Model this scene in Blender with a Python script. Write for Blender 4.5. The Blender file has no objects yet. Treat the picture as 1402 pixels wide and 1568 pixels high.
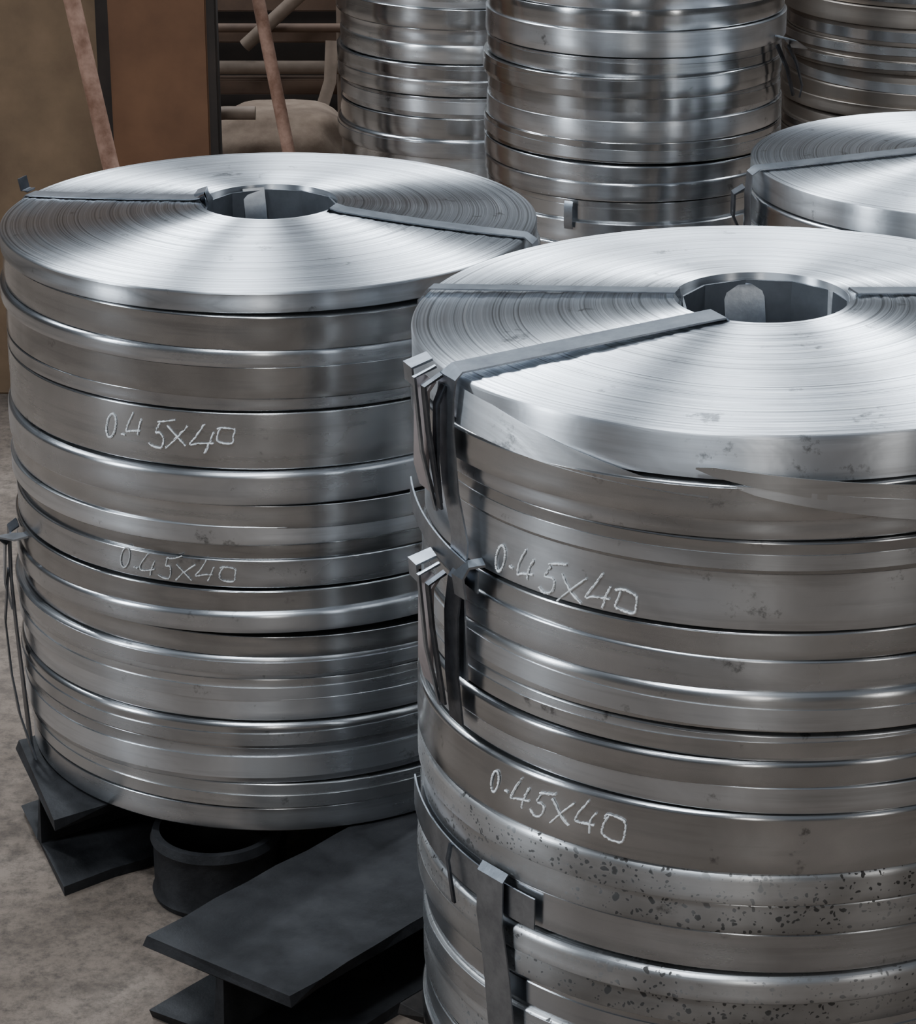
import bpy, bmesh, math, random
from mathutils import Vector, Matrix
random.seed(7)
scene = bpy.context.scene
COL = scene.collection
def link(o, parent=None):
    COL.objects.link(o)
    if parent: o.parent = parent
    return o
def empty(name, loc=(0,0,0)):
    e = bpy.data.objects.new(name, None); e.location = loc; e.empty_display_size=.1
    return link(e)
# ------------------------------------------------------------------ materials
def newmat(name):
    m = bpy.data.materials.new(name); m.use_nodes = True
    nt = m.node_tree; b = nt.nodes['Principled BSDF']
    return m, nt, b
def N(nt, t, **kw):
    n = nt.nodes.new(t)
    for k,v in kw.items(): setattr(n,k,v)
    return n
def ramp(nt, fac, stops):
    r = N(nt,'ShaderNodeValToRGB'); e = r.color_ramp.elements
    while len(e)<len(stops): e.new(.5)
    for i,(p,c) in enumerate(stops):
        e[i].position=p; e[i].color=(c,c,c,1) if not isinstance(c,tuple) else (*c,1)
    nt.links.new(fac, r.inputs['Fac']); return r.outputs['Color']
def math_(nt, op, a, b=None):
    n = N(nt,'ShaderNodeMath', operation=op)
    for i,x in enumerate((a,b)):
        if x is None: continue
        if isinstance(x,(int,float)): n.inputs[i].default_value=x
        else: nt.links.new(x,n.inputs[i])
    return n.outputs[0]
def mixc(nt, fac, a, b, bt='MIX'):
    n = N(nt,'ShaderNodeMix', data_type='RGBA', blend_type=bt)
    for s,x in ((n.inputs[0],fac),(n.inputs[6],a),(n.inputs[7],b)):
        if isinstance(x,(int,float)): s.default_value=x
        elif isinstance(x,tuple): s.default_value=(*x,1)
        else: nt.links.new(x,s)
    return n.outputs[2]
def steel(name, base=(.66,.68,.71), rough=.27, aniso=.8, spots=0.0, dull=0.0, bump=.5, streak=.30, ringk=.65, scuff=.62):
    m,nt,b = newmat(name); L=nt.links
    tc = N(nt,'ShaderNodeTexCoord'); sep=N(nt,'ShaderNodeSeparateXYZ'); L.new(tc.outputs['Object'],sep.inputs[0])
    r = math_(nt,'SQRT', math_(nt,'ADD', math_(nt,'MULTIPLY',sep.outputs[0],sep.outputs[0]), math_(nt,'MULTIPLY',sep.outputs[1],sep.outputs[1])))
    wob=N(nt,'ShaderNodeTexNoise'); wob.inputs['Scale'].default_value=4; wob.inputs['Detail'].default_value=1; L.new(tc.outputs['Object'],wob.inputs['Vector'])
    rw = math_(nt,'ADD', r, math_(nt,'MULTIPLY',wob.outputs['Fac'],.010))
    def n1(w,scale,detail=2):
        n=N(nt,'ShaderNodeTexNoise',noise_dimensions='1D'); n.inputs['Scale'].default_value=scale; n.inputs['Detail'].default_value=detail
        L.new(w,n.inputs['W']); return n.outputs['Fac']
    fine = n1(rw,420,3); mid=n1(rw,70,2); zf=n1(sep.outputs[2],260,3)
    oi=N(nt,'ShaderNodeObjectInfo')
    big=N(nt,'ShaderNodeTexNoise'); big.inputs['Scale'].default_value=5; big.inputs['Detail'].default_value=5
    vadd=N(nt,'ShaderNodeVectorMath',operation='ADD'); L.new(tc.outputs['Object'],vadd.inputs[0]); L.new(oi.outputs['Random'],vadd.inputs[1]); L.new(vadd.outputs[0],big.inputs['Vector'])
    k = math_(nt,'ADD', math_(nt,'MULTIPLY',fine,ringk), math_(nt,'ADD', math_(nt,'MULTIPLY',mid,.40), math_(nt,'MULTIPLY',big.outputs['Fac'],.35)))
    k = math_(nt,'ADD', k, math_(nt,'ADD', math_(nt,'MULTIPLY',oi.outputs['Random'],.30), .10-(ringk-.65)*.5))
    hsv = N(nt,'ShaderNodeVectorMath',operation='SCALE'); hsv.inputs[0].default_value=base; L.new(k,hsv.inputs['Scale'])
    col = hsv.outputs[0]
    # spiral wrap lines: dark hairlines between turns
    ln = ramp(nt, n1(rw,230,1), [(.30,.55),(.36,0.0)])
    if ringk>.8: col = mixc(nt, ln, col, (.12,.12,.125))
    sc=N(nt,'ShaderNodeTexNoise'); sc.inputs['Scale'].default_value=15; sc.inputs['Detail'].default_value=9; sc.inputs['Roughness'].default_value=.72
    L.new(vadd.outputs[0],sc.inputs['Vector'])
    s = ramp(nt, sc.outputs['Fac'], [(scuff,0.0),(scuff+.07,.7)])
    col = mixc(nt, s, col, (.09,.09,.09))
    mp=N(nt,'ShaderNodeMapping'); mp.inputs['Scale'].default_value=(3.5,3.5,70); L.new(vadd.outputs[0],mp.inputs['Vector'])
    st=N(nt,'ShaderNodeTexNoise'); st.inputs['Scale'].default_value=1; st.inputs['Detail'].default_value=6; st.inputs['Roughness'].default_value=.6; L.new(mp.outputs[0],st.inputs['Vector'])
    s2 = ramp(nt, st.outputs['Fac'], [(.50,0.0),(.68,streak)])
    col = mixc(nt, s2, col, (.20,.19,.175))
    ro = math_(nt,'ADD', math_(nt,'MULTIPLY',big.outputs['Fac'],.20), rough-.10)
    ro = math_(nt,'ADD', ro, math_(nt,'MULTIPLY',oi.outputs['Random'],.08))
    ro = math_(nt,'ADD', ro, math_(nt,'MULTIPLY',s2,.12))
    if spots>0:
        nz=N(nt,'ShaderNodeTexNoise'); nz.inputs['Scale'].default_value=60; L.new(tc.outputs['Object'],nz.inputs['Vector'])
        dv=N(nt,'ShaderNodeVectorMath',operation='SCALE'); L.new(nz.outputs['Color'],dv.inputs[0]); dv.inputs['Scale'].default_value=.014
        pv=N(nt,'ShaderNodeVectorMath',operation='ADD'); L.new(tc.outputs['Object'],pv.inputs[0]); L.new(dv.outputs[0],pv.inputs[1])
        tot=None
        for scl,th in ((50,.15),(100,.22),(180,.27)):
            v=N(nt,'ShaderNodeTexVoronoi'); v.inputs['Scale'].default_value=scl; L.new(pv.outputs[0],v.inputs['Vector'])
            sz=N(nt,'ShaderNodeSeparateColor'); L.new(v.outputs['Color'],sz.inputs[0])
            p3=math_(nt,'POWER',sz.outputs[0],1.8)
            d=math_(nt,'SUBTRACT', math_(nt,'MULTIPLY',p3,th*1.75), v.outputs['Distance'])
            sp=ramp(nt,math_(nt,'MULTIPLY',d,10),[(0.0,0.0),(.5,1.0)])
            tot = sp if tot is None else math_(nt,'MAXIMUM',tot,sp)
        sm=N(nt,'ShaderNodeTexNoise'); sm.inputs['Scale'].default_value=6; sm.inputs['Detail'].default_value=5; L.new(vadd.outputs[0],sm.inputs['Vector'])
        msk = ramp(nt, sm.outputs['Fac'], [(.42,.08),(.56,1.0)])
        tot = math_(nt,'MULTIPLY', math_(nt,'MULTIPLY', tot, msk), spots)
        grime = ramp(nt, sm.outputs['Fac'], [(.50,0.0),(.70,.55)])
        col = mixc(nt, grime, col, (.13,.12,.11))
        col = mixc(nt, tot, col, (.06,.056,.052))
        ro = math_(nt,'ADD', ro, math_(nt,'MULTIPLY',tot,.3))
    if dull>0:
        col = mixc(nt, dull, col, (.16,.135,.11)); ro=math_(nt,'ADD',ro,.08)
    L.new(col,b.inputs['Base Color']); L.new(ro,b.inputs['Roughness'])
    b.inputs['Metallic'].default_value=1
    b.inputs['Anisotropic'].default_value=aniso; b.inputs['Anisotropic Rotation'].default_value=.25
    tg=N(nt,'ShaderNodeTangent',direction_type='RADIAL',axis='Z'); L.new(tg.outputs[0],b.inputs['Tangent'])
    h = math_(nt,'ADD', math_(nt,'MULTIPLY',fine,.9), math_(nt,'ADD', math_(nt,'MULTIPLY',mid,2.0), math_(nt,'MULTIPLY',zf,.10)))
    h = math_(nt,'ADD', h, math_(nt,'MULTIPLY',big.outputs['Fac'],1.5))
    bp=N(nt,'ShaderNodeBump'); bp.inputs['Strength'].default_value=bump; bp.inputs['Distance'].default_value=.0009
    L.new(h,bp.inputs['Height']); L.new(bp.outputs[0],b.inputs['Normal'])
    return m
def rough(name, c1, c2, scale=8, ro=.7, metallic=0, bump=.2, detail=8, dist=.004, spec=.4):
    m,nt,b=newmat(name); L=nt.links
    tc=N(nt,'ShaderNodeTexCoord'); n=N(nt,'ShaderNodeTexNoise'); n.inputs['Scale'].default_value=scale; n.inputs['Detail'].default_value=detail; n.inputs['Roughness'].default_value=.65
    L.new(tc.outputs['Object'],n.inputs['Vector'])
    c=ramp(nt,n.outputs['Fac'],[(.32,c1),(.68,c2)])
    L.new(c,b.inputs['Base Color']); b.inputs['Roughness'].default_value=ro; b.inputs['Metallic'].default_value=metallic
    b.inputs['Specular IOR Level'].default_value=spec
    bp=N(nt,'ShaderNodeBump'); bp.inputs['Strength'].default_value=bump; bp.inputs['Distance'].default_value=dist
    L.new(n.outputs['Fac'],bp.inputs['Height']); L.new(bp.outputs[0],b.inputs['Normal'])
    return m
M_steel = steel('galvanised_strip', base=(.59,.605,.625), rough=.235)
M_top   = steel('galvanised_strip_edge', base=(.76,.79,.83), rough=.36, aniso=.96, bump=1.0, ringk=1.0, scuff=.60)
M_steel2= steel('galvanised_strip_side', base=(.53,.535,.54), rough=.20)
M_spot  = steel('spotted_strip', base=(.53,.535,.54), rough=.28, spots=.9)
M_dull  = steel('oiled_old_strip', base=(.42,.37,.33), rough=.30, dull=.5)
M_strap = rough('strap_steel',(.24,.26,.29),(.40,.43,.47),30,.32,1,.1)
M_strap_d = rough('strap_steel_dark',(.06,.065,.075),(.15,.16,.18),30,.38,1,.1)
M_seal  = rough('seal_steel',(.36,.31,.31),(.48,.43,.43),18,.42,.8,.15)
M_core_shaded  = rough('core_steel_shaded',(.13,.14,.155),(.28,.30,.33),6,.36,.8,.15)  # dark tone paints the shade inside the coil holes
M_beam  = rough('blackened_beam',(.004,.004,.005),(.026,.026,.028),11,.6,0,.9,detail=13,spec=.25)
M_beam2 = rough('blackened_rusty_beam',(.004,.004,.004),(.034,.027,.023),9,.65,0,.9,detail=13,spec=.25)
M_chalk = rough('chalk',(.60,.62,.63),(.95,.96,.97),90,.9)
M_chalk2= rough('chalk_faded',(.40,.40,.40),(.6,.6,.59),60,.9)
M_board = rough('brown_board',(.095,.058,.032),(.18,.115,.066),4,.7,0,.15,detail=12)
M_board2= rough('brown_board_dark',(.085,.038,.018),(.15,.070,.034),4,.6,0,.15,detail=12)
M_boarde= rough('board_edge',(.014,.010,.008),(.03,.02,.015),6,.8)
M_rust  = rough('rusty_pole',(.12,.055,.032),(.28,.165,.12),26,.8,0,.4)
M_pipe  = rough('brown_pipe',(.11,.078,.055),(.20,.145,.11),9,.7,0,.2)
M_rack  = rough('brown_rack',(.065,.038,.025),(.12,.072,.047),6,.75,0,.2)
M_sack  = rough('burlap',(.085,.056,.038),(.16,.115,.083),14,.95,0,.6)
M_wall  = rough('wall_brown',(.04,.03,.024),(.07,.053,.042),2,.9)
M_floor,nt,b = newmat('dusty_concrete'); L=nt.links
tc=N(nt,'ShaderNodeTexCoord')
n1=N(nt,'ShaderNodeTexNoise'); n1.inputs['Scale'].default_value=3.2; n1.inputs['Detail'].default_value=9; n1.inputs['Roughness'].default_value=.6; L.new(tc.outputs['Object'],n1.inputs['Vector'])
n2=N(nt,'ShaderNodeTexNoise'); n2.inputs['Scale'].default_value=34; n2.inputs['Detail'].default_value=10; n2.inputs['Roughness'].default_value=.85; L.new(tc.outputs['Object'],n2.inputs['Vector'])
n3=N(nt,'ShaderNodeTexVoronoi'); n3.inputs['Scale'].default_value=26; L.new(tc.outputs['Object'],n3.inputs['Vector'])
n4=N(nt,'ShaderNodeTexNoise'); n4.inputs['Scale'].default_value=9; n4.inputs['Detail'].default_value=8; n4.inputs['Roughness'].default_value=.7; L.new(tc.outputs['Object'],n4.inputs['Vector'])
c=ramp(nt,n1.outputs['Fac'],[(.3,(.14,.105,.08)),(.55,(.25,.195,.155)),(.75,(.34,.275,.225))])
c2=ramp(nt,n2.outputs['Fac'],[(.36,.25),(.55,1.0)])
cc=mixc(nt,.85,c,c2,'MULTIPLY')
cc=mixc(nt,ramp(nt,n4.outputs['Fac'],[(.50,0.0),(.66,.7)]),cc,(.078,.059,.046))
cc=mixc(nt,ramp(nt,n3.outputs['Distance'],[(.05,.5),(.12,0.0)]),cc,(.06,.05,.04))
L.new(cc,b.inputs['Base Color']); b.inputs['Roughness'].default_value=.85
bp=N(nt,'ShaderNodeBump'); bp.inputs['Strength'].default_value=.8; bp.inputs['Distance'].default_value=.009; L.new(n2.outputs['Fac'],bp.inputs['Height']); L.new(bp.outputs[0],b.inputs['Normal'])

# ------------------------------------------------------------------ mesh helpers
def finish(name, verts, faces, mat, parent=None, smooth=True, ang=28):
    me=bpy.data.meshes.new(name); me.from_pydata(verts,[],faces); me.update()
    bm=bmesh.new(); bm.from_mesh(me); bmesh.ops.recalc_face_normals(bm,faces=bm.faces); bm.to_mesh(me); bm.free()
    if smooth:
        me.polygons.foreach_set('use_smooth',[True]*len(me.polygons)); me.set_sharp_from_angle(angle=math.radians(ang))
    me.materials.append(mat)
    return link(bpy.data.objects.new(name,me),parent)
def lathe(name, prof, mat, parent, loc=(0,0,0), seg=200, tilt=(0,0), skew=None, smooth=True, ang=28):
    vs=[];fs=[];n=len(prof)
    for i in range(seg):
        a=2*math.pi*i/seg; ca,sa=math.cos(a),math.sin(a)
        for (r,z) in prof:
            dz=skew(a,r,z) if skew else 0
            vs.append((r*ca,r*sa,z+dz))
    for i in range(seg):
        j=(i+1)%seg
        for k in range(n):
            l=(k+1)%n
            fs.append((i*n+k,j*n+k,j*n+l,i*n+l))
    o=finish(name,vs,fs,mat,parent,smooth,ang); o.location=loc; o.rotation_euler=(tilt[0],tilt[1],0)
    return o
def coil_profile(ro, ri, h, rd, dish=0.0, rings=0, side=.0005):
    g=random.choice([.0008,.0012,.0025])
    p=[(ri,0.0),(ro-.006,0.0),(ro-g,.0003),(ro-.0003,.0012),(ro,.002)]
    for i in range(1,4):
        p.append((ro+random.uniform(-side,side),.003+(h-rd-.003)*i/3))
    for i in range(6):
        a=i/5*math.pi/2
        p.append((ro-rd+rd*math.cos(a)*1.0, h-rd*.8+rd*.8*math.sin(a)))
    k = rings if rings else 4
    w = ro-rd-ri
    for i in range(1,k+1):
        t=i/k
        z=h+dish*t
        if rings and i<k: z+=random.uniform(-.0007,.0007)
        p.append((ro-rd-w*t, z))
    return p
def coil(parent, name, ro, ri, z0, z1, mat, off=(0,0), tilt=(0,0), rd=.004, dish=0, rings=0, side=.0005, skew=None, seg=200):
    return lathe(name, coil_profile(ro,ri,z1-z0,rd,dish,rings,side), mat, parent, (off[0],off[1],z0), seg, tilt, skew)
def wrap(parent,name,ro,z0,h,amp,ph,mat,th=.0016,off=(0,0),cone=0.0,seg=200):
    prof=[(ro-th+cone,0),(ro+cone,0),(ro+cone*.5,h*.5),(ro,h),(ro-th,h)]
    return lathe(name,prof,mat,parent,(off[0],off[1],z0),seg,(0,0),lambda a,r,z:amp*math.cos(a-ph))
def ribbon(name, pts, wdirs, ndirs, width, th, mat, parent):
    vs=[];fs=[]
    ws = width if isinstance(width,(list,tuple)) else [width]*len(pts)
    for p,w,n,wi in zip(pts,wdirs,ndirs,ws):
        p=Vector(p);w=Vector(w).normalized()*wi/2;n=Vector(n).normalized()*th
        vs+= [tuple(p-w),tuple(p+w),tuple(p+w+n),tuple(p-w+n)]
    for i in range(len(pts)-1):
        a=i*4;b_=a+4
        for k in range(4):
            l=(k+1)%4; fs.append((a+k,a+l,b_+l,b_+k))
    e=(len(pts)-1)*4
    fs+=[(0,1,2,3),(e,e+1,e+2,e+3)]
    return finish(name,vs,fs,mat,parent,smooth=True,ang=35)
def P(r,th,z):
    a=math.radians(th); return Vector((r*math.sin(a),-r*math.cos(a),z))
def strap(parent, name, path, width=.034, th=.0018, mat=None):
    pts=[P(*q) for q in path]
    W=[];Nn=[]
    for i,p in enumerate(pts):
        t=(pts[min(i+1,len(pts)-1)]-pts[max(i-1,0)])
        rad=Vector((p.x,p.y,0)).normalized(); tan=Vector((-rad.y,rad.x,0))
        hor=Vector((t.x,t.y,0))
        if hor.length>abs(t.z)*1.2 and i<len(pts): w=Vector((-hor.y,hor.x,0))
        else: w=tan
        if w.dot(tan)<0: w=-w
        n=t.normalized().cross(w.normalized())
        if n.dot(rad+Vector((0,0,1)))<0: n=-n
        W.append(w);Nn.append(n)
    return ribbon(name,pts,W,Nn,width,th,mat or M_strap,parent)
def band(parent,name,R,th0,th1,z0,z1,h,mat,th=.002,R1=None,h1=None,lean=0.0,sag=0.0,ease=1.0):
    k=48; pts=[];W=[];Nn=[];ws=[]
    R1=R if R1 is None else R1; h1=h if h1 is None else h1
    for i in range(k+1):
        t=i/k; p=P(R+(R1-R)*t,th0+(th1-th0)*t,z0+(z1-z0)*t-sag*math.sin(math.pi*t)); pts.append(p)
        rad=Vector((p.x,p.y,0)).normalized()
        W.append(Vector((0,0,1))-rad*lean); Nn.append(rad+Vector((0,0,lean))); ws.append(h+(h1-h)*t**ease)
    return ribbon(name,pts,W,Nn,ws,th,mat,parent)
def cylpath(name, pts, r, mat, parent=None):
    cu=bpy.data.curves.new(name,'CURVE'); cu.dimensions='3D'; cu.bevel_depth=r; cu.bevel_resolution=6; cu.use_fill_caps=True
    s=cu.splines.new('POLY'); s.points.add(len(pts)-1)
    for i,p in enumerate(pts): s.points[i].co=(*p,1)
    cu.materials.append(mat); return link(bpy.data.objects.new(name,cu),parent)
def box(name, c, s, mat, parent=None, rot=(0,0,0), bev=.004):
    bm=bmesh.new(); bmesh.ops.create_cube(bm,size=1)
    for v in bm.verts: v.co=Vector((v.co.x*s[0],v.co.y*s[1],v.co.z*s[2]))
    if bev: bmesh.ops.bevel(bm,geom=list(bm.edges),offset=bev,segments=2,affect='EDGES')
    me=bpy.data.meshes.new(name); bm.to_mesh(me); bm.free(); me.materials.append(mat)
    o=bpy.data.objects.new(name,me); o.location=c; o.rotation_euler=rot; return link(o,parent)
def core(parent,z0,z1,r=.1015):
    lathe('inner_core',[(r-.003,0),(r,0),(r,z1-z0),(r-.003,z1-z0)],M_core_shaded,parent,(0,0,z0),11,smooth=False)  # faceted core sleeve, added to darken the hole
# chalk writing
def ell(cx,cy,rx,ry,sl=.15,n=18,a0=1.3):
    return [(cx+rx*math.cos(a0+2*math.pi*i/n)+sl*ry*math.sin(a0+2*math.pi*i/n), cy+ry*math.sin(a0+2*math.pi*i/n)) for i in range(n+2)]
G=[ [ell(.28,.5,.17,.46,.2)], [[(.05,.25),(.22,.22)]],
    [[(.36,1.0),(.10,.45),(.03,.14),(.25,.2),(.62,.30)],[(.62,.72),(.50,.35),(.44,.02)]],
    [[(.45,.80),(.33,.45),(.50,.42),(.58,.2),(.45,-.1),(.2,-.16),(.05,-.02)],[(.42,.82),(.70,.88),(1.0,.98)]],
    [[(.05,.72),(.35,.30),(.62,-.02)],[(.80,.80),(.35,.30),(-.05,-.15)]],
    [[(.48,.98),(.20,.5),(.02,.14),(.3,.17),(.72,.24)],[(.75,.62),(.62,.3),(.52,-.12)]],
    [[(.22,.74),(.12,.45),(.08,.14),(.3,.02),(.62,.02),(.70,.32),(.74,.64),(.5,.74),(.22,.76),(.10,.68)]] ]
ADV=[.62,.32,.76,.80,.80,.86,.75]
def chalk(parent,name,R,th0,z,length,mat,h=.034,r=.0012,seed=0):
    cu=bpy.data.curves.new(name,'CURVE'); cu.dimensions='3D'; cu.bevel_depth=r; cu.bevel_resolution=2; cu.use_fill_caps=True
    tot=sum(ADV); x=0; rnd=random.Random(seed)
    for g,ad in zip(G,ADV):
        jy=rnd.uniform(-.14,.14); sc=rnd.uniform(.85,1.15)
        for st in g:
            st=[(a+rnd.uniform(-.05,.05),c_+rnd.uniform(-.05,.05)) for a,c_ in st] if len(st)<15 else st
            pp=[]
            n=len(st)
            for i in range(n-1):
                p0=st[max(i-1,0)];p1=st[i];p2=st[i+1];p3=st[min(i+2,n-1)]
                for k in range(8):
                    t=k/8
                    pp.append(tuple(.5*((2*p1[j])+(-p0[j]+p2[j])*t+(2*p0[j]-5*p1[j]+4*p2[j]-p3[j])*t*t+(-p0[j]+3*p1[j]-3*p2[j]+p3[j])*t**3) for j in (0,1)))
            pp.append(st[-1])
            for rep in range(4):
                dx,dy=(0,0) if rep==0 else (rnd.uniform(-.03,.03),rnd.uniform(-.035,.035))
                s=cu.splines.new('POLY'); s.points.add(len(pp)-1)
                for i,(px,py) in enumerate(pp):
                    arc=(x+px*sc+dx)/tot*length; q=P(R,th0+math.degrees(arc/R),z+((py-.5)*sc+jy+dy)*h)
                    s.points[i].co=(*q,1); s.points[i].radius=rnd.choice([.15,.5,.8,1,1.1]) if rep==0 else rnd.choice([.0,.0,.4,.7])
        x+=ad
    cu.materials.append(mat); return link(bpy.data.objects.new(name,cu),parent)
def seal(parent,name,th,r,z,h=.11,w=.036):
    e=empty(name); e.parent=parent
    strap(e,'seal_plate',[(r+.004,th,z+h/2),(r+.012,th,z+h*.42),(r+.013,th,z-h*.3),(r+.006,th,z-h/2)],w,.004,M_seal)
    strap(e,'seal_fold_a',[(r+.002,th+3.6,z+h*.58),(r+.022,th+3.2,z+h*.50),(r+.017,th+3.4,z+h*.1),(r+.004,th+3.8,z-h*.62)],.010,.003,M_strap_d)
    strap(e,'seal_fold_b',[(r+.002,th+1.6,z+h*.62),(r+.026,th+1.2,z+h*.55),(r+.020,th+2.0,z-h*.1),(r+.004,th+2.4,z-h*.66)],.006,.003,M_strap)
    strap(e,'seal_lip',[(r+.0,th-1.2,z+h*.66),(r+.024,th-1.6,z+h*.60),(r+.02,th-2.2,z+h*.44)],.026,.003,M_strap)
    return e
def extra_wraps(S,R,b,rnd,skip=(),seg=200,off=None,prob=.45):
    for i in range(len(R)):
        if i in skip or rnd.random()>prob: continue
        h=b[i]-b[i+1]
        if h<.03: continue
        ph=rnd.uniform(0,6.28); amp=rnd.uniform(.003,.009)
        wh=h*rnd.uniform(.45,.60)
        z0=b[i+1]+rnd.uniform(.15,.3)*h
        wrap(S,'outer_turn_%d'%(i+1),R[i]+.0012,z0,wh,min(amp,h*.18),ph,rnd.choice([M_steel,M_steel2]),off=off[i] if off else (0,0),cone=rnd.choice([0,.0006,-.0004]),seg=seg)

# ------------------------------------------------------------------ floor / wall
def plane(name,x0,x1,y0,y1,mat):
    me=bpy.data.meshes.new(name); me.from_pydata([(x0,y0,0),(x1,y0,0),(x1,y1,0),(x0,y1,0)],[],[(0,1,2,3)]); me.materials.append(mat)
    return link(bpy.data.objects.new(name,me))
plane('floor',-6,7,-5,8.5,M_floor)
box('wall_back',(.5,8.55,1.25),(13,.1,2.5),M_wall,bev=0)

# ------------------------------------------------------------------ LEFT STACK
S1=empty('steel_strip_coil_stack',(-.279,3.80,0))
b=[.955,.925,.876,.85,.803,.782,.699,.651,.615,.586,.562,.52,.481,.448,.415,.38,.345,.311,.27,.21,.170,.133]
R=[.400,.401,.405,.403,.4005,.401,.406,.4045,.404,.4,.401,.4005,.4060,.4035,.4085,.4055,.4045,.408,.4025,.4035,.401]
RD=[.005,.003,.008,.002,.002,.003,.010,.002,.002,.003,.003,.002,.011,.002,.009,.003,.002,.011,.002,.003,.002]
rt=random.Random(21)
OFF=[(rt.uniform(-.004,.004),rt.uniform(-.003,.003)) for _ in R]
for i in (5,10): OFF[i]=(0,0)
for i in range(len(R)):
    top=(i==0)
    tl=(0,0) if i in (0,5,10,len(R)-1) else (rt.uniform(-.011,.011),rt.uniform(-.015,.015))
    coil(S1,'coil_%d'%(i+1),R[i],.102,b[i+1],b[i],M_top if top else (M_steel if i%2==0 else M_steel2),off=OFF[i],tilt=tl,rd=RD[i],dish=.022 if top else 0,rings=70 if top else 0,seg=256 if top else 200)
extra_wraps(S1,R,b,random.Random(5),skip=(0,5,10),off=OFF)
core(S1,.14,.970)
zt=.955
def topz(r,zt,dish=.022,ro=.4,ri=.102): return zt+dish*(ro-r)/(ro-ri)+.0012
strap(S1,'strap_across_top_1',[(.085,-98,.89),(.094,-98,.965),(.104,-98,.9805)]+[(.104+(.404-.104)*t,-98-10*t**.6,topz(.104+.3*t,zt)) for t in (.05,.2,.4,.6,.8,.98)]+[(.410,-108,.945),(.408,-108,.87)],.03,.002,M_strap)
strap(S1,'strap_across_top_2',[(.092,64,.89),(.097,64,.97),(.105,65,.9805)]+[(.104+.3*t,65+8*t,topz(.104+.3*t,zt)) for t in (.05,.25,.5,.75,.97)]+[(.407,73,.948),(.414,73,.88),(.414,73,.80)],.03,.002,M_strap)
strap(S1,'strap_clip_upright',[(.405,-110,.957),(.414,-110,.960),(.418,-110,.978)],.024,.003,M_strap_d)
strap(S1,'strap_clip_hole',[(.112,-96,.985),(.100,-96,.99),(.092,-97,.975),(.094,-97,.94)],.034,.004,M_strap)
strap(S1,'strap_inside_hole',[(.097,200,.974),(.094,200,.965),(.088,198,.9),(.085,196,.8)],.034,.002,M_strap)
chalk(S1,'chalk_mark_1',.4018,-33,.748,.205,M_chalk,h=.036,seed=1)
chalk(S1,'chalk_mark_2',.4018,-31,.542,.185,M_chalk2,h=.031,seed=2,r=.0011)
strap(S1,'strap_lower_1',[(.405,-74,.505),(.418,-74,.497),(.420,-74,.42),(.418,-73,.34),(.415,-71,.25),(.412,-69,.15),(.410,-68,.135)],.034,.0025,M_strap_d)
strap(S1,'strap_lower_flap',[(.395,-66,.507),(.414,-67,.5),(.432,-70,.497),(.424,-76,.47),(.428,-78,.40),(.420,-77,.36)],.03,.003,M_strap)
strap(S1,'strap_lower_tail',[(.422,-77,.42),(.432,-76,.34),(.43,-73,.26),(.425,-70,.2),(.412,-66,.135)],.02,.0025,M_strap_d)
strap(S1,'strap_right_1',[(.405,52,.50),(.415,52,.45),(.42,53,.3),(.412,54,.135)],.03,.0025,M_strap_d)

# ------------------------------------------------------------------ RIGHT STACK
S2=empty('steel_strip_coil_stack',(.36,2.93,0))
b=[1.066,1.014,.974,.948,.910,.841,.809,.768,.721,.690,.658,.626,.553,.512,.474,.424,.39,.357,.31,.26,.215,.17,.133]
R=[.409,.410,.403,.402,.400,.402,.403,.407,.403,.4045,.405,.410,.412,.408,.4055,.410,.408,.404,.405,.402,.400,.402]
RD=[.005,.003,.003,.004,.002,.002,.004,.011,.003,.008,.002,.008,.013,.003,.004,.011,.002,.004,.008,.003,.003,.003]
OFF=[(rt.uniform(-.004,.004)-(.004 if i<2 else 0),rt.uniform(-.003,.003)) for i in range(len(R))]
for i in (4,11): OFF[i]=(0,0)
TL2={0:(0,-.010),1:(.006,-.02),2:(.004,-.012),4:(0,0),11:(0,0),21:(0,0)}
for i in range(len(R)):
    top=(i==0); m=M_steel if i%2==0 else M_steel2
    if i in (12,13,15,16,18,19): m=M_spot
    if top: m=M_top
    tl=TL2.get(i,(rt.uniform(-.010,.010),rt.uniform(-.012,.012)))
    coil(S2,'coil_%d'%(i+1),R[i],.102,b[i+1],b[i],m,off=OFF[i],tilt=tl,rd=RD[i],dish=.025 if top else 0,rings=80 if top else 0,seg=256 if top else 200)
extra_wraps(S2,R,b,random.Random(9),skip=(0,1,4,11,12,13,14,15,16),off=OFF)
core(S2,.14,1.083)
band(S2,'slipped_turn_facet',.4145,-60,-14,1.034,.995,.050,M_steel,th=.0012,R1=.4125,h1=.002,lean=.12)
band(S2,'slipped_turn_1',.4125,-16,112,1.026,.915,.002,M_steel2,th=.0014,R1=.424,h1=.048,sag=.004,ease=.45)
band(S2,'slipped_turn_2',.4125,-10,120,1.008,.888,.002,M_steel,th=.0014,R1=.430,h1=.044,sag=.004,ease=.45)
zt=1.066
tz=lambda r: topz(r,zt,.025,.409)+.002
def line(r0,t0,r1,t1,n,zf):
    a=P(r0,t0,0);c=P(r1,t1,0);out=[]
    for i in range(n+1):
        q=a.lerp(c,i/n); r=math.hypot(q.x,q.y); th=math.degrees(math.atan2(q.x,-q.y)); out.append((r,th,zf(r)))
    return out
strap(S2,'strap_front',[(.093,-37,1.0),(.096,-37,1.083)]+line(.104,-38,.412,-61,8,tz)+[(.421,-61.5,1.060),(.424,-61.5,1.04),(.424,-61.5,1.0),(.42,-61,.93),(.412,-60,.87),(.416,-60,.80),(.412,-60,.70)],.036,.0022,M_strap)
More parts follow.
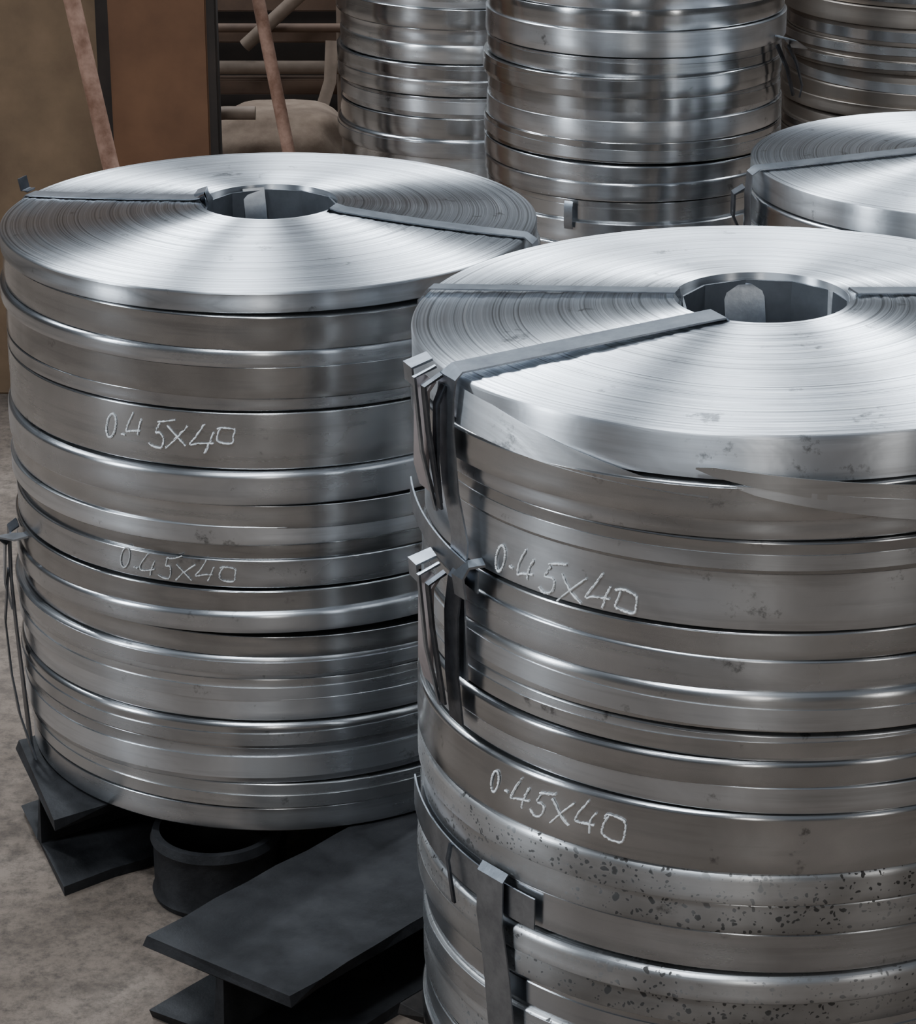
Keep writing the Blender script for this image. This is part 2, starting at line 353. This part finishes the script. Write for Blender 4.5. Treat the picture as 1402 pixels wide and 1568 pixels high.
strap(S2,'strap_left',[(.094,-96,1.02),(.097,-96,1.085)]+line(.104,-97,.408,-106,6,tz)+[(.421,-106,1.055),(.423,-106,.98)],.022,.0015,M_strap)
strap(S2,'strap_rear_right',[(.094,96,1.02),(.097,96,1.085)]+line(.104,97,.408,104,6,tz)+[(.421,104,1.055),(.423,104,.98)],.026,.0015,M_strap)
strap(S2,'strap_inside_hole',[(.096,190,1.078),(.092,190,1.07),(.085,187,1.0),(.08,185,.9)],.05,.002,M_strap)
seal(S2,'strap_seal_upper',-66,.424,.985,.13)
strap(S2,'strap_beside_seal',[(.424,-62,1.05),(.434,-61.8,1.03),(.432,-62.5,.96),(.426,-63,.91)],.012,.003,M_strap_d)
band(S2,'strap_group_top',.416,-86,-54,.865,.832,.026,M_strap)
strap(S2,'strap_group_lip',[(.404,-55,.85),(.419,-56,.848),(.428,-57,.835),(.424,-57,.81)],.022,.003,M_strap)
strap(S2,'strap_group_drop',[(.408,-59,.84),(.422,-59,.825),(.423,-60,.78),(.418,-61,.70),(.412,-61,.64)],.030,.0025,M_strap_d)
seal(S2,'strap_seal_lower',-66,.420,.745,.135)
strap(S2,'strap_low_group',[(.412,-50,.482),(.420,-50,.474),(.421,-50,.42),(.416,-49,.35),(.414,-48,.27)],.045,.002,M_strap)
band(S2,'strap_low_wrap',.414,-85,-41,.466,.448,.040,M_strap)
strap(S2,'strap_low_bar',[(.416,-62,.475),(.424,-61,.46),(.424,-59,.41)],.006,.003,M_strap_d)
chalk(S2,'chalk_mark_1',.4008,-53,.866,.20,M_chalk,h=.036,seed=3)
chalk(S2,'chalk_mark_2',.4108,-52,.594,.19,M_chalk,h=.036,seed=4)

# ------------------------------------------------------------------ BACKGROUND STACKS
def gstack(loc,Rb,ztop,mats,seed,ri=.1,hmin=.035,hmax=.06,jr=.004,topdish=.018):
    rnd=random.Random(seed); S=empty('steel_strip_coil_stack',(loc[0],loc[1],0)); z=ztop; i=0
    bb=[z];RR=[];OO=[]
    while z>.03:
        h=rnd.uniform(hmin,hmax); z0=max(0,z-h)
        if z0<.03: z0=0
        i+=1; r_=Rb+rnd.uniform(-jr,jr); o_=(rnd.uniform(-.004,.004),rnd.uniform(-.004,.004))
        tl=(rnd.uniform(-.01,.01),rnd.uniform(-.01,.01))
        if z0==0: tl=(0,0)
        coil(S,'coil_%d'%i,r_,ri,z0,z,M_top if i==1 else mats[i%len(mats)],off=o_,tilt=tl,rd=rnd.choice([.002,.002,.003,.003,.008]),dish=topdish if i==1 else 0,rings=50 if i==1 else 0,seg=160)
        RR.append(r_);bb.append(z0);OO.append(o_)
        z=z0
    extra_wraps(S,RR,bb,rnd,skip=(0,),seg=128,off=OO,prob=.4)
    return S
S3=gstack((.925,4.60),.40,.842,[M_steel,M_steel2],11)
SA=gstack((.356,5.26),.298,1.30,[M_steel,M_steel2,M_steel],12,hmin=.035,hmax=.05)
SB=gstack((.026,6.03),.30,1.30,[M_steel2,M_steel],13,hmin=.035,hmax=.05)
SC=gstack((1.118,6.2),.34,1.25,[M_dull],14,hmin=.03,hmax=.045)
tz3=lambda r: topz(r,.842,.018,.4)+.002
strap(S3,'strap_left',[(.093,-85,.80),(.096,-85,.865)]+line(.104,-85,.402,-80,6,tz3)+[(.414,-79.5,.838),(.418,-79,.80),(.414,-79,.72)],.034,.002,M_strap)
strap(S3,'strap_seal',[(.412,-86,.80),(.43,-86,.79),(.43,-86,.75),(.416,-86,.72)],.03,.004,M_strap_d)
strap(SA,'strap_flap',[(.30,62,.965),(.325,66,.955),(.335,74,.93)],.035,.002,M_strap)
strap(SA,'strap_loose_end_1',[(.315,70,.94),(.33,74,.90),(.34,78,.85),(.335,84,.82)],.016,.003,M_strap_d)
strap(SA,'strap_loose_end_2',[(.31,60,.95),(.325,64,.90),(.33,70,.84)],.014,.003,M_strap_d)
strap(SA,'strap_clip',[(.304,-27,.665),(.307,-27,.655),(.307,-27,.62),(.304,-27,.61)],.018,.002,M_strap)

# ------------------------------------------------------------------ H BEAMS
def hbeam(name,start,d,length,w,h,skew=0.0,mat=None):
    tf=.016; tw=.016
    prof=[(-w/2,0),(w/2,0),(w/2,tf),(tw/2,tf+.006),(tw/2,h-tf-.006),(w/2,h-tf),(w/2,h),(-w/2,h),(-w/2,h-tf),(-tw/2,h-tf-.006),(-tw/2,tf+.006),(-w/2,tf)]
    vs=[];K=22
    rnd=random.Random(5)
    for i in range(K+1):
        for (x,z) in prof:
            y=length*i/K+(skew*x if i==0 else 0); xx=x
            jj=rnd.uniform(-.003,.003) if 0<i<K else rnd.uniform(-.005,.005)
            if abs(x)>tw: xx+=jj
            if i==0: y+=rnd.uniform(-.006,.006)
            vs.append((xx,y,z))
    fs=[];n=len(prof)
    for i in range(K):
        for k in range(n):
            l=(k+1)%n; fs.append((i*n+k,i*n+l,(i+1)*n+l,(i+1)*n+k))
    for base in (0,K*n):
        f=lambda *ix:tuple(base+j for j in ix)
        fs+= [f(0,1,2,11),f(2,3,10,11),f(3,4,9,10),f(4,5,8,9),f(5,6,7,8)]
    o=finish(name,vs,fs,mat or M_beam,smooth=False)
    o.location=(start[0],start[1],0); o.rotation_euler=(0,0,-math.atan2(d[0],d[1]))
    m=o.modifiers.new('bevel','BEVEL'); m.width=.002; m.segments=2; m.limit_method='ANGLE'
    return o
hbeam('steel_h_beam',(-.322,3.03),(.65,.76),1.35,.255,.130,.08)
hbeam('steel_h_beam',(-.645,3.57),(.80,.60),1.15,.27,.130,-.3)
hbeam('steel_h_beam',(-.02,3.07),(.76,-.65),1.05,.17,.085,mat=M_beam2)
hbeam('steel_h_beam',(.13,3.35),(.76,-.65),1.0,.2,.130,mat=M_beam2)
lathe('pipe_ring',[(.084,0),(.094,0),(.098,.01),(.094,.02),(.094,.085),(.098,.095),(.094,.108),(.084,.108)],M_beam,None,(-.362,3.46,0),64)

# ------------------------------------------------------------------ BACKGROUND LEFT
B1=empty('wooden_board',(-1.12,5.80,0))
box('sheet',(0,0,.80),(.76,.03,1.6),M_board,B1,rot=(-.03,0,0))
box('dark_gap_strip',(.345,-.03,.80),(.05,.03,1.6),M_boarde,B1,rot=(-.03,0,0))  # dark strip painting the shaded gap between the two boards
B2=empty('wooden_board',(-.655,5.70,0))
box('sheet',(0,0,.8),(.215,.03,1.6),M_board2,B2)
box('edge_strip',(.118,.005,.8),(.022,.05,1.6),M_boarde,B2)
cylpath('rusty_pole',[(-.55,5.05,0),(-.70,5.22,.63),(-.79,5.33,1.02),(-.98,5.55,1.8)],.0175,M_rust)
cylpath('rusty_pole',[(-.25,5.5,0),(-.386,5.70,.647),(-.449,5.8,.95),(-.626,6.08,1.8)],.0145,M_rust)
RK=empty('pipe_rack',(0,6.9,0))
for x in (-1.35,-.30,.5):
    cylpath('post',[(x,0,0),(x,0,1.3)],.022,M_pipe,RK)
    cylpath('post',[(x,.6,0),(x,.6,1.3)],.022,M_rack,RK)
for z,r,m in ((.535,.018,M_pipe),(.64,.012,M_rack),(.40,.016,M_pipe),(1.1,.02,M_rack)):
    cylpath('rail',[(-1.35,-.03,z),(.5,-.03,z)],r,m,RK)
for i,z in enumerate((.60,.665,.72,.46,.3)):
    box('shelf_board',(-.42,.1+.1*(i%3),z),(1.84,.06,.04),M_rack,RK)
box('shelf_back',(-.42,.42,.5),(1.84,.02,1.0),M_boarde,RK)
cylpath('brace',[(-.56,-.07,.60),(-.36,-.07,.78),(-.2,-.07,.95)],.018,M_pipe,RK)
cylpath('hanging_hose',[(-.32,-.3,.66),(-.325,-.32,.56),(-.345,-.34,.5),(-.34,-.36,.42),(-.30,-.36,0)],.016,M_pipe,RK)
bm=bmesh.new(); bmesh.ops.create_icosphere(bm,subdivisions=4,radius=1)
for v in bm.verts:
    c=v.co.copy(); n=.05*math.sin(5*c.x+1)+.04*math.sin(7*c.y+4*c.z)+.03*math.sin(11*c.x*c.y+3)
    s=lambda q,e: math.copysign(abs(q)**e,q)
    v.co=Vector((s(c.x,.5)*.185*(1+n),s(c.y,.6)*.16*(1+n),.285+s(c.z,.28)*.285*(1+n*.3)))
    v.co.z=max(0,v.co.z)
me=bpy.data.meshes.new('burlap_sack'); bm.to_mesh(me); bm.free(); me.polygons.foreach_set('use_smooth',[True]*len(me.polygons)); me.materials.append(M_sack)
SK=link(bpy.data.objects.new('burlap_sack',me)); SK.location=(-.43,6.24,0)
bent=[(-.635,5.98,0),(-.635,5.98,.53),(-.63,5.98,.565),(-.61,5.98,.595),(-.575,5.98,.612),(-.54,5.98,.615),(-.47,5.98,.615)]
cylpath('bent_pipe',bent,.016,M_pipe)

# ------------------------------------------------------------------ LIGHT
w=bpy.data.worlds.new('World'); scene.world=w; w.use_nodes=True; nt=w.node_tree; L=nt.links
bg=nt.nodes['Background']; tc=N(nt,'ShaderNodeTexCoord'); sp=N(nt,'ShaderNodeSeparateXYZ'); L.new(tc.outputs['Generated'],sp.inputs[0])
c=ramp(nt,math_(nt,'ADD',math_(nt,'MULTIPLY',sp.outputs[2],.5),.5),[(.45,(.06,.056,.05)),(.52,(.12,.118,.115)),(.62,(.17,.185,.205)),(.8,(.33,.37,.43)),(1.0,(.49,.56,.66))])
L.new(c,bg.inputs['Color']); bg.inputs['Strength'].default_value=.36
def area(name,loc,target,sx,sy,power,col):
    l=bpy.data.lights.new(name,'AREA'); l.shape='RECTANGLE'; l.size=sx; l.size_y=sy; l.energy=power; l.color=col
    o=bpy.data.objects.new(name,l); o.location=loc; d=Vector(target)-Vector(loc); o.rotation_euler=d.to_track_quat('-Z','Y').to_euler(); return link(o)
cool=(.84,.92,1)
for i,(x,y,z,wd,pw) in enumerate(((-4.4,6.4,5.6,.28,125),(-2.6,7.3,5.6,.26,250),(-.9,7.9,5.5,.14,70),(1.0,7.9,5.5,.16,80),(2.7,7.2,5.6,.24,250),(4.4,6.3,5.6,.25,115))):
    area('back_light_strip_%d'%(i+1),(x,y,z),(0,3.4,1),wd,1.3,pw,cool)  # back daylight split into added narrow strips that streak the coil tops
area('ledge_light_overhead',(-1.0,1.4,6.0),(0,3.3,.5),1.8,.7,210,cool)  # unseen lamp added overhead to brighten the coil ledges
area('window_light_left',(-5.2,1.6,3.2),(0,3.4,.7),.6,2.2,200,(.82,.91,1))
area('fill_light_front',(-.3,-4.2,3.2),(0,3.4,.5),.4,2.2,45,(1,.98,.94))  # unseen lamp added behind the camera as fill and for side streaks
area('streak_light_right',(4.2,-2.5,3.2),(.2,3.4,.5),.4,2.2,38,(1,.98,.94))  # unseen lamp added for vertical streaks on the coil sides

# ------------------------------------------------------------------ CAMERA
cd=bpy.data.cameras.new('camera'); cam=bpy.data.objects.new('camera',cd); link(cam)
cd.sensor_fit='HORIZONTAL'; cd.sensor_width=36; cd.lens=102.7
cam.location=(0,0,1.975); cam.rotation_euler=(math.radians(90-21.5),0,0)
scene.camera=cam
